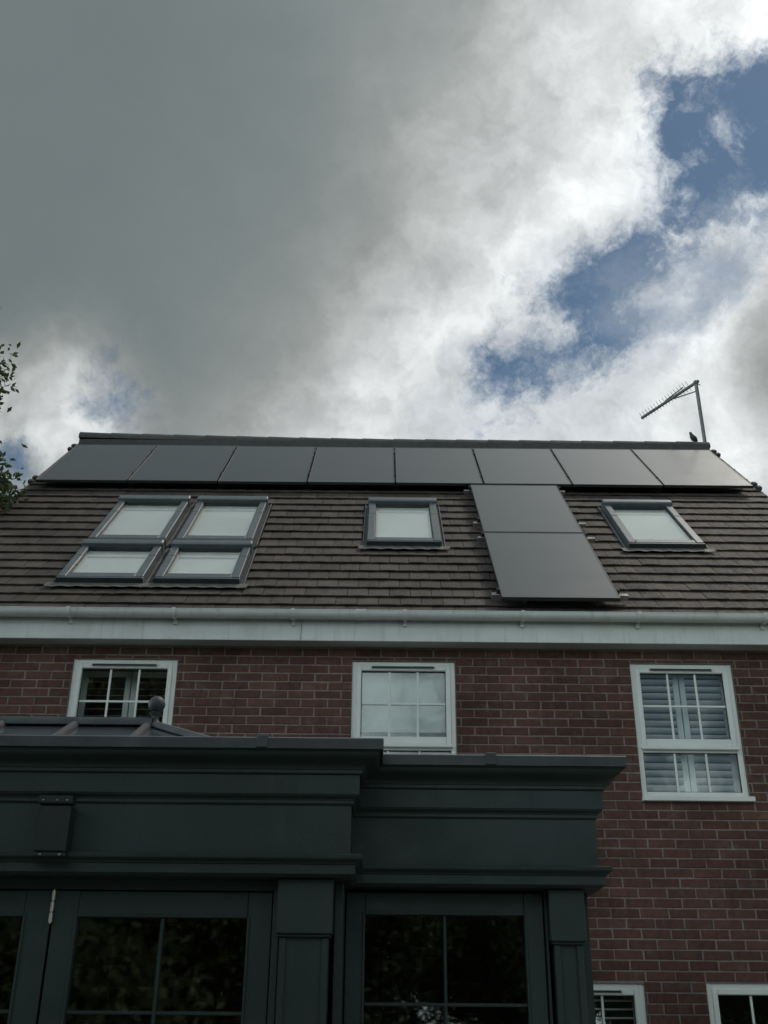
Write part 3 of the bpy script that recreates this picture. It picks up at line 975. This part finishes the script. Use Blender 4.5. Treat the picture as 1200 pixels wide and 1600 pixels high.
ZD = 2.229
glazed_leaf('door', -1.252, -.412, YL + .100, ZD, hinge=-1.254)
glazed_leaf('door', -2.098, -1.257, YL + .100, ZD, st=.105)
glazed_leaf('door', -2.944, -2.103, YL + .100, ZD)
glazed_leaf('window', -.142, .662, YR + .100, 2.262, st=.080, top=.086)
glazed_leaf('window', -4.022, -3.218, YR + .100, 2.262, st=.080, top=.086)
jb = MB()
jb.cbox(-.410, -.382, YL + .080, YL + .17, .03, 2.2715, .003); jb.cbox(-2.966, -2.946, YL + .080, YL + .17, .03, 2.2715, .003)
jb.cbox(-.178, -.144, YL + .15, YR + .16, .03, 2.2715, .003); jb.cbox(.664, .676, YR + .085, YR + .17, .03, 2.2715, .003)
jb.cbox(-3.216, -3.180, YL + .15, YR + .16, .03, 2.2715, .003); jb.cbox(-4.034, -4.024, YR + .085, YR + .17, .03, 2.2715, .003)
jb.box(-2.946, -.410, YL + .102, YL + .17, ZD + .004, 2.2715)
part('jamb', jb, M['green'], orangery)

# roof lantern with a ball finial
LX0, LX1, LY0, LY1, LZ0, LZ1 = -3.02, -.34, -3.92, -2.10, 2.80, 3.235
RXa, RXb, RYm = -2.10, -1.262, -3.01
lan = link('roof_lantern', None, orangery); lan.empty_display_size = .2
part('lantern_kerb', MB().cbox(LX0 - .03, LX1 + .03, LY0 - .03, LY1 + .03, 2.757, LZ0 + .012, .006), M['lead'], lan)
A, B, C_, D_ = (LX0, LY0, LZ0), (LX1, LY0, LZ0), (LX1, LY1, LZ0), (LX0, LY1, LZ0)
E_, F_ = (RXa, RYm, LZ1), (RXb, RYm, LZ1)


def slab(pts, t=.012):
    n_ = (Vector(pts[1]) - Vector(pts[0])).cross(Vector(pts[-1]) - Vector(pts[0])).normalized() * t
    n = len(pts)
    vs = [Vector(p) + n_ * 0 + Vector((0, 0, .014)) for p in pts] + [Vector(p) - n_ + Vector((0, 0, .014)) for p in pts]
    return MB().add(vs, [tuple(range(n)), tuple(range(n, 2 * n))[::-1]] + [(i, n + i, n + (i + 1) % n, (i + 1) % n) for i in range(n)])


M['lantern_glass'] = surf('lantern_glass', (0.045, 0.055, 0.065), (0.055, 0.065, 0.075), 2, 0.12, 0.05, spec=0.7)
for pts in ((A, B, F_, E_), (B, C_, F_), (C_, D_, E_, F_), (D_, A, E_)):
    part('lantern_pane', slab(pts), M['lantern_glass'], lan)


def rafter(p, q, w=.022, h=.034):
    p, q = Vector(p), Vector(q)
    t = (q - p).normalized(); s = t.cross(Vector((0, 0, 1))).normalized(); u_ = s.cross(t)
    prof = [(-w, 0), (-w, h * .45), (-w * .6, h * .9), (0, h), (w * .6, h * .9), (w, h * .45), (w, 0)]
    vs = [a_ + s * x + u_ * (z + .010) for a_ in (p, q) for x, z in prof]
    n = len(prof)
    return MB().add(vs, [(i, (i + 1) % n, n + (i + 1) % n, n + i) for i in range(n)] + [tuple(range(n)), tuple(range(n, 2 * n))[::-1]])


for p_, q_ in ((A, E_), (B, F_), (C_, F_), (D_, E_)):
    part('hip_bar', rafter(p_, q_, .030, .034), M['lead'], lan, True)
part('ridge_bar', rafter(E_, F_, .045, .050), M['lead'], lan, True)
for x in (RXb - .02, -1.68, RXa + .02):
    part('rafter', rafter((x, LY0, LZ0), (x, RYm, LZ1)), M['flashing'], lan, True)
    part('rafter', rafter((x, LY1, LZ0), (x, RYm, LZ1)), M['lead'], lan, True)
fin = MB()
rb = .047
prof = [(.034, -.03), (.036, .0), (.030, .012), (.020, .024), (.018, .040), (.022, .050), (.034, .058), (.036, .064), (.022, .070)]
prof += [(rb * math.sin(math.pi * (.14 + .86 * k / 14)), .070 + rb * .95 - rb * math.cos(math.pi * (.14 + .86 * k / 14))) for k in range(15)]
fin.lathe([(max(r_, .0005), z) for r_, z in prof], (RXb + .01, RYm, LZ1 + .02), 28)
part('ball_finial', fin, M['lead'], lan, True)

# ------------------------------------------------------------------ small box fixed above the doors
bx = thing('junction_box', 'small dark box fixed to the green frieze above the door hinge', 'box', None, Matrix.Translation((-1.245, YL, 2.33)))
part('body', MB().cbox(-.060, .060, -.085, -.002, .012, .190, .008), M['plastic'], bx)
part('top_flange', MB().cbox(-.066, .066, -.095, -.036, .1905, .222, .004), M['plastic'], bx)
part('bottom_rim', MB().cbox(-.066, .066, -.092, -.049, -.004, .0115, .004), M['plastic'], bx)
for q in (-.044, .008, .046):
    part('screw', MB().cbox(q - .004, q + .004, -.0985, -.0955, .200, .206, .001), M['steel'], bx)
for q in (-.030, .044):
    part('screw', MB().cbox(q - .005, q + .005, -.0955, -.0925, .0, .008, .001), M['steel'], bx)

# ------------------------------------------------------------------ solar panels
PW, PH = 1.060, 1.795


def panel_meshes(w, h):
    fr = MB(); t = .012
    fr.cbox(0, w, 0, t, -.035, 0, .0015); fr.cbox(0, w, h - t, h, -.035, 0, .0015)
    fr.cbox(0, t, t, h - t, -.035, 0, .0015); fr.cbox(w - t, w, t, h - t, -.035, 0, .0015)
    gl = MB().box(t, w - t, t, h - t, -.030, -.0025)
    return fr.mesh('frame', M['black_alu']), gl.mesh('cell_glass', M['solar'])


fm, gm_ = panel_meshes(PW, PH)
XS = [-4.155, -3.062, -1.988, -0.920, 0.131, 1.183, 2.238, 3.322, 4.392]
ordn = ['leftmost panel of the long top row', 'second panel from the left in the top row', 'third panel from the left in the top row',
        'fourth panel from the left in the top row', 'fifth panel from the left in the top row', 'sixth from the left in the top row',
        'seventh panel from the left in the top row', 'rightmost panel of the long top row, below the aerial']
OFF = .132
for i in range(8):
    w = XS[i + 1] - XS[i] - .016
    f_, g_ = panel_meshes(w, PH)
    t = thing('solar_panel', 'black solar panel on the roof, ' + ordn[i], 'solar panel', 'solar panels on the roof',
              roof_mw @ Matrix.Translation((XS[i] + .008, 3.700, OFF + random.uniform(-.002, .002))) @ Matrix.Rotation(random.uniform(-.002, .002), 4, 'X') @ Matrix.Rotation(random.uniform(-.002, .002), 4, 'Y'))
    link('frame', f_, t); link('cell_glass', g_, t)
f_, g_ = panel_meshes(1.022, 1.786)
for v, nm in ((1.862, 'upper panel of the pair hanging below the top row'), (.058, 'lowest black solar panel, just above the gutter')):
    t = thing('solar_panel', nm if v < 1 else 'black solar panel, ' + nm, 'solar panel', 'solar panels on the roof',
              roof_mw @ Matrix.Translation((1.018, v, OFF)))
    link('frame', f_, t); link('cell_glass', g_, t)
# rails that carry them
rails = [(.950, 2.146, .245, 'short silver rail under the lowest panel, nearest the gutter'), (.952, 2.147, 1.560, ''), (.955, 2.147, 1.812, ''), (.950, 2.145, 2.300, ''), (.937, 2.122, 3.545, '')]
rails = [(.950, 2.146, .245, 'short silver mounting rail poking out under the bottom of the lowest solar panel'),
         (.958, 2.148, 1.812, 'short silver mounting rail under the top of the lowest solar panel'),
         (.950, 2.146, 2.300, 'short silver mounting rail under the bottom of the upper hanging panel'),
         (.937, 2.123, 3.545, 'short silver mounting rail under the top of the upper hanging panel'),
         (RX0 + .17, 4.40, 4.05, 'long silver mounting rail behind the lower half of the top panel row'),
         (RX0 + .17, 4.40, 5.15, 'long silver mounting rail behind the upper half of the top panel row')]
for a, b, v, lb in rails:
    t = thing('mounting_rail', lb, 'rail', 'solar mounting rails', roof_mw @ Matrix.Translation((a, v, .045)))
    ln = b - a
    rm = MB()
    rm.cbox(0, ln, -.020, -.016, 0, .045, .001); rm.cbox(0, ln, .016, .020, 0, .045, .001)
    rm.box(0, ln, -.016, .016, .0, .004); rm.box(0, ln, -.016, .016, .024, .028)
    rm.box(0, ln, -.016, -.006, .041, .045); rm.box(0, ln, .006, .016, .041, .045)
    part('profile', rm, M['steel'], t)
    ends = (1.018 - a, 2.040 - a) if b < 3 else None
    if ends:
        for e, sg in ((ends[0], -1), (ends[1], 1)):
            x_ = e + sg * .014
            part('end_clamp', MB().cbox(x_ - .012, x_ + .012, -.018, .018, .0455, .092, .003).tube([(x_, 0, .09), (x_, 0, .100)], .006, 6), M['black_alu'], t)
    else:
        for k in range(1, 8):
            x_ = XS[k] - a
            part('mid_clamp', MB().cbox(x_ - .014, x_ + .014, -.020, .020, .0885, .0945, .002).box(x_ - .004, x_ + .004, -.016, .016, .0455, .0885).tube([(x_, 0, .094), (x_, 0, .100)], .006, 6), M['black_alu'], t)
    n_hook = 2 if b < 3 else 8
    for k in range(n_hook):
        x_ = ln * (k + .5) / n_hook
        part('roof_hook', MB().cbox(x_ - .018, x_ + .018, -.03, .03, -.040, -.0005, .003), M['steel'], t)

# ------------------------------------------------------------------ aerial and bird on the ridge
ae = thing('tv_aerial', 'grey TV aerial on a mast at the right end of the roof ridge', 'aerial', None, Matrix.Translation((4.585, 4.35, 9.0)))
part('mast', MB().tube([(0, 0, 0), (-.004, 0, .7), (-.008, 0, 1.385)], .026, 10), M['aerial'], ae, True)
T0 = Vector((-.008, 0, 1.365)); T1 = Vector((4.004 - 4.585, 5.347 - 4.35, 1.36))
bd = (T1 - T0).normalized()
part('boom', MB().tube([T0 - bd * .05, T1], .023, 8), M['aerial'], ae, True)
sd = bd.cross(Vector((0, 0, 1))).normalized(); uz = sd.cross(bd)
for k in range(17):
    c = T0 + (T1 - T0) * (.12 + .87 * k / 16)
    e = MB()
    ln = .105 - .0015 * k
    for an in (50, 130):
        q = sd * math.cos(R(an)) + uz * math.sin(R(an))
        e.tube([c - q * ln * .55, c + q * ln], .0036, 5)
    part('element', e, M['aerial'], ae)
part('stay', MB().tube([Vector((-.01, .0, 1.22)), T0 + (T1 - T0) * .42 - Vector((0, 0, .02))], .009, 6), M['aerial'], ae)
part('upper_arm', MB().tube([T0 + (T1 - T0) * .22 + Vector((0, 0, .06)), T0 + (T1 - T0) * .55 + Vector((0, 0, .03))], .009, 6), M['aerial'], ae)
part('clamp', MB().cbox(-.036, .020, -.035, .035, 1.335, 1.392, .006).tube([(-.05, -.02, 1.37), (.07, .05, 1.355)], .007, 6), M['aerial'], ae)
part('foot_bracket', MB().cbox(-.035, .012, -.04, .04, .1, .14, .004).cbox(-.035, .012, -.04, .04, -.05, -.01, .004), M['aerial'], ae)

rz = RIDGE.z - .045 + .128 * .92
bird = thing('bird', 'small dark bird perched on the right end of the ridge tiles', 'bird', None, Matrix.Translation((4.385, RIDGE.y - .02, rz - .004)) @ Matrix.Rotation(R(215), 4, 'Z'))
bm = MB()
spine = [((-.085, .028), .006), ((-.065, .036), .012), ((-.035, .050), .024), ((-.010, .068), .033), ((.012, .086), .034), ((.026, .104), .028), ((.034, .118), .022), ((.042, .130), .021), ((.050, .140), .016), ((.060, .142), .006), ((.072, .140), .0015)]
bm.tube([(a[0], 0, a[1]) for a, r_ in spine], [r_ for a, r_ in spine], 12)
part('body', bm, M['bird'], bird, True)
for s in (-1, 1):
    part('leg', MB().tube([(.0, s * .012, .055), (.006, s * .012, .025), (-.002, s * .012, .004)], .0028, 6).tube([(-.012, s * .012, .004), (.018, s * .012, .004)], .0024, 5), M['bird'], bird)
    part('wing', MB().tube([(.02, s * .028, .092), (-.02, s * .034, .062), (-.06, s * .020, .040), (-.078, s * .008, .030)], [.010, .016, .009, .002], 8), M['bird'], bird, True)


# ------------------------------------------------------------------ trees
def leaves(lobes, per, size, seed, clump=.16):
    r = np.random.default_rng(seed)
    V = []; F = []; n0 = 0
    for (c, rad, cnt) in lobes:
        k = cnt // per
        dirs = r.normal(size=(k, 3)); dirs /= np.linalg.norm(dirs, axis=1)[:, None]
        cc = np.array(c) + dirs * (np.array(rad) * (r.uniform(.25, 1.0, (k, 1)) ** .55))
        for q in cc:
            p_ = q + r.normal(size=(per, 3)) * clump
            a = r.normal(size=(per, 3)); a /= np.linalg.norm(a, axis=1)[:, None]
            b = r.normal(size=(per, 3)); b -= (b * a).sum(1)[:, None] * a; b /= np.linalg.norm(b, axis=1)[:, None]
            nn = np.cross(a, b)
            s = size * r.uniform(.65, 1.25, (per, 1))
            # pointed, folded leaf of four corners
            v = np.stack([p_ - a * s, p_ - b * s * .48 + nn * s * .12, p_ + a * s, p_ + b * s * .48 + nn * s * .12], 1)
            V.append(v.reshape(-1, 3))
    V = np.concatenate(V)
    n = len(V) // 4
    me = bpy.data.meshes.new('crown')
    me.vertices.add(len(V)); me.vertices.foreach_set('co', V.astype(np.float32).ravel())
    me.loops.add(n * 4); me.loops.foreach_set('vertex_index', np.arange(n * 4, dtype=np.int32))
    me.polygons.add(n); me.polygons.foreach_set('loop_start', np.arange(0, n * 4, 4, dtype=np.int32))
    me.update(calc_edges=True); me.validate()
    return me


def trunk_mesh(h, r0, lobes, seed):
    r = random.Random(seed)
    mb = MB()
    pts = []; rad = []
    for k in range(7):
        t = k / 6
        pts.append((r.uniform(-.08, .08) * t, r.uniform(-.08, .08) * t, h * t)); rad.append(r0 * (1 - .75 * t) + (.06 if k == 0 else 0))
    mb.tube(pts, rad, 10)
    for (c, rd, _) in lobes:
        z0 = min(h * .85, max(h * .25, c[2] * .62)); t = z0 / h
        b0 = Vector((0, 0, z0)); e = Vector(c)
        mid = b0.lerp(e, .5) + Vector((r.uniform(-.15, .15), r.uniform(-.15, .15), .12))
        mb.tube([b0, mid, e], [r0 * .38, r0 * .24, r0 * .07], 7)
        for k in range(5):
            dv = Vector((r.uniform(-1, 1), r.uniform(-1, 1), r.uniform(-.5, 1))).normalized()
            tip = e + Vector((dv.x * rd[0], dv.y * rd[1], dv.z * rd[2])) * .9
            mb.tube([mid.lerp(e, r.uniform(.3, 1)), e.lerp(tip, .5) + Vector((0, 0, .05)), tip], [r0 * .10, r0 * .06, r0 * .02], 5)
    return mb


tl = [((1.16, 0, 7.16), (1.50, 1.3, .78), 60000), ((.76, .2, 9.02), (1.36, 1.2, .52), 36000), ((-.6, .4, 9.3), (1.6, 1.5, 1.3), 3600),
      ((-1.6, -.3, 7.4), (1.6, 1.6, 1.3), 3600), ((.2, .3, 5.5), (1.4, 1.5, 1.0), 3600), ((-.4, .2, 8.0), (1.2, 1.2, 1.2), 2400)]
tree = thing('leafy_tree', 'leafy green tree standing beside the left end of the roof', 'tree', None, Matrix.Translation((-6.95, 1.9, 0)))
part('trunk', trunk_mesh(8.2, .24, tl, 3), M['bark'], tree, True)
me = leaves(tl, 26, .046, 11, .13); me.materials.append(M['leaf'])
link('crown', me, tree)

bl_ = [((0, 0, 5.6), (2.1, 2.0, 1.9), 12000), ((-1.5, .3, 4.0), (1.8, 1.6, 1.5), 9000), ((1.5, -.2, 4.1), (1.8, 1.6, 1.5), 9000),
       ((.2, .8, 2.2), (2.4, 1.8, 1.6), 9000), ((-1.4, 0, 1.0), (1.7, 1.4, 1.1), 6000), ((1.6, 0, 1.0), (1.7, 1.4, 1.1), 6000), ((0, 0, 7.2), (1.1, 1.1, .9), 4000)]
me = leaves([(c, r_, n * 2) for c, r_, n in bl_], 20, .075, 21, .28); me.materials.append(M['leaf_dark'])
tm = trunk_mesh(6.2, .22, bl_, 5).mesh('trunk', M['bark'], True)
for i, (x, y, s, rz_) in enumerate(((-7.8, -20.5, 1.62, .3), (-4.4, -23.0, 1.25, 1.7), (-.9, -21.0, .92, 2.9), (2.6, -21.5, .74, 4.1), (6.4, -20.0, .70, 5.0), (-12.6, -20.0, 1.45, 2.2), (10.4, -20.5, .72, .9), (-12.0, -13.5, 1.0, 3.3), (-12.5, -7.5, .9, 4.4))):  # last two trees are out of view, added to block low light
    t = thing('garden_tree', 'unseen dark garden tree, for reflections in the orangery and house glass and added side shade', 'tree', 'garden trees mirrored in the glass',
              Matrix.Translation((x, y, 0)) @ Matrix.Rotation(rz_, 4, 'Z') @ Matrix.Scale(s, 4))
    link('trunk', tm, t); link('crown', me, t)
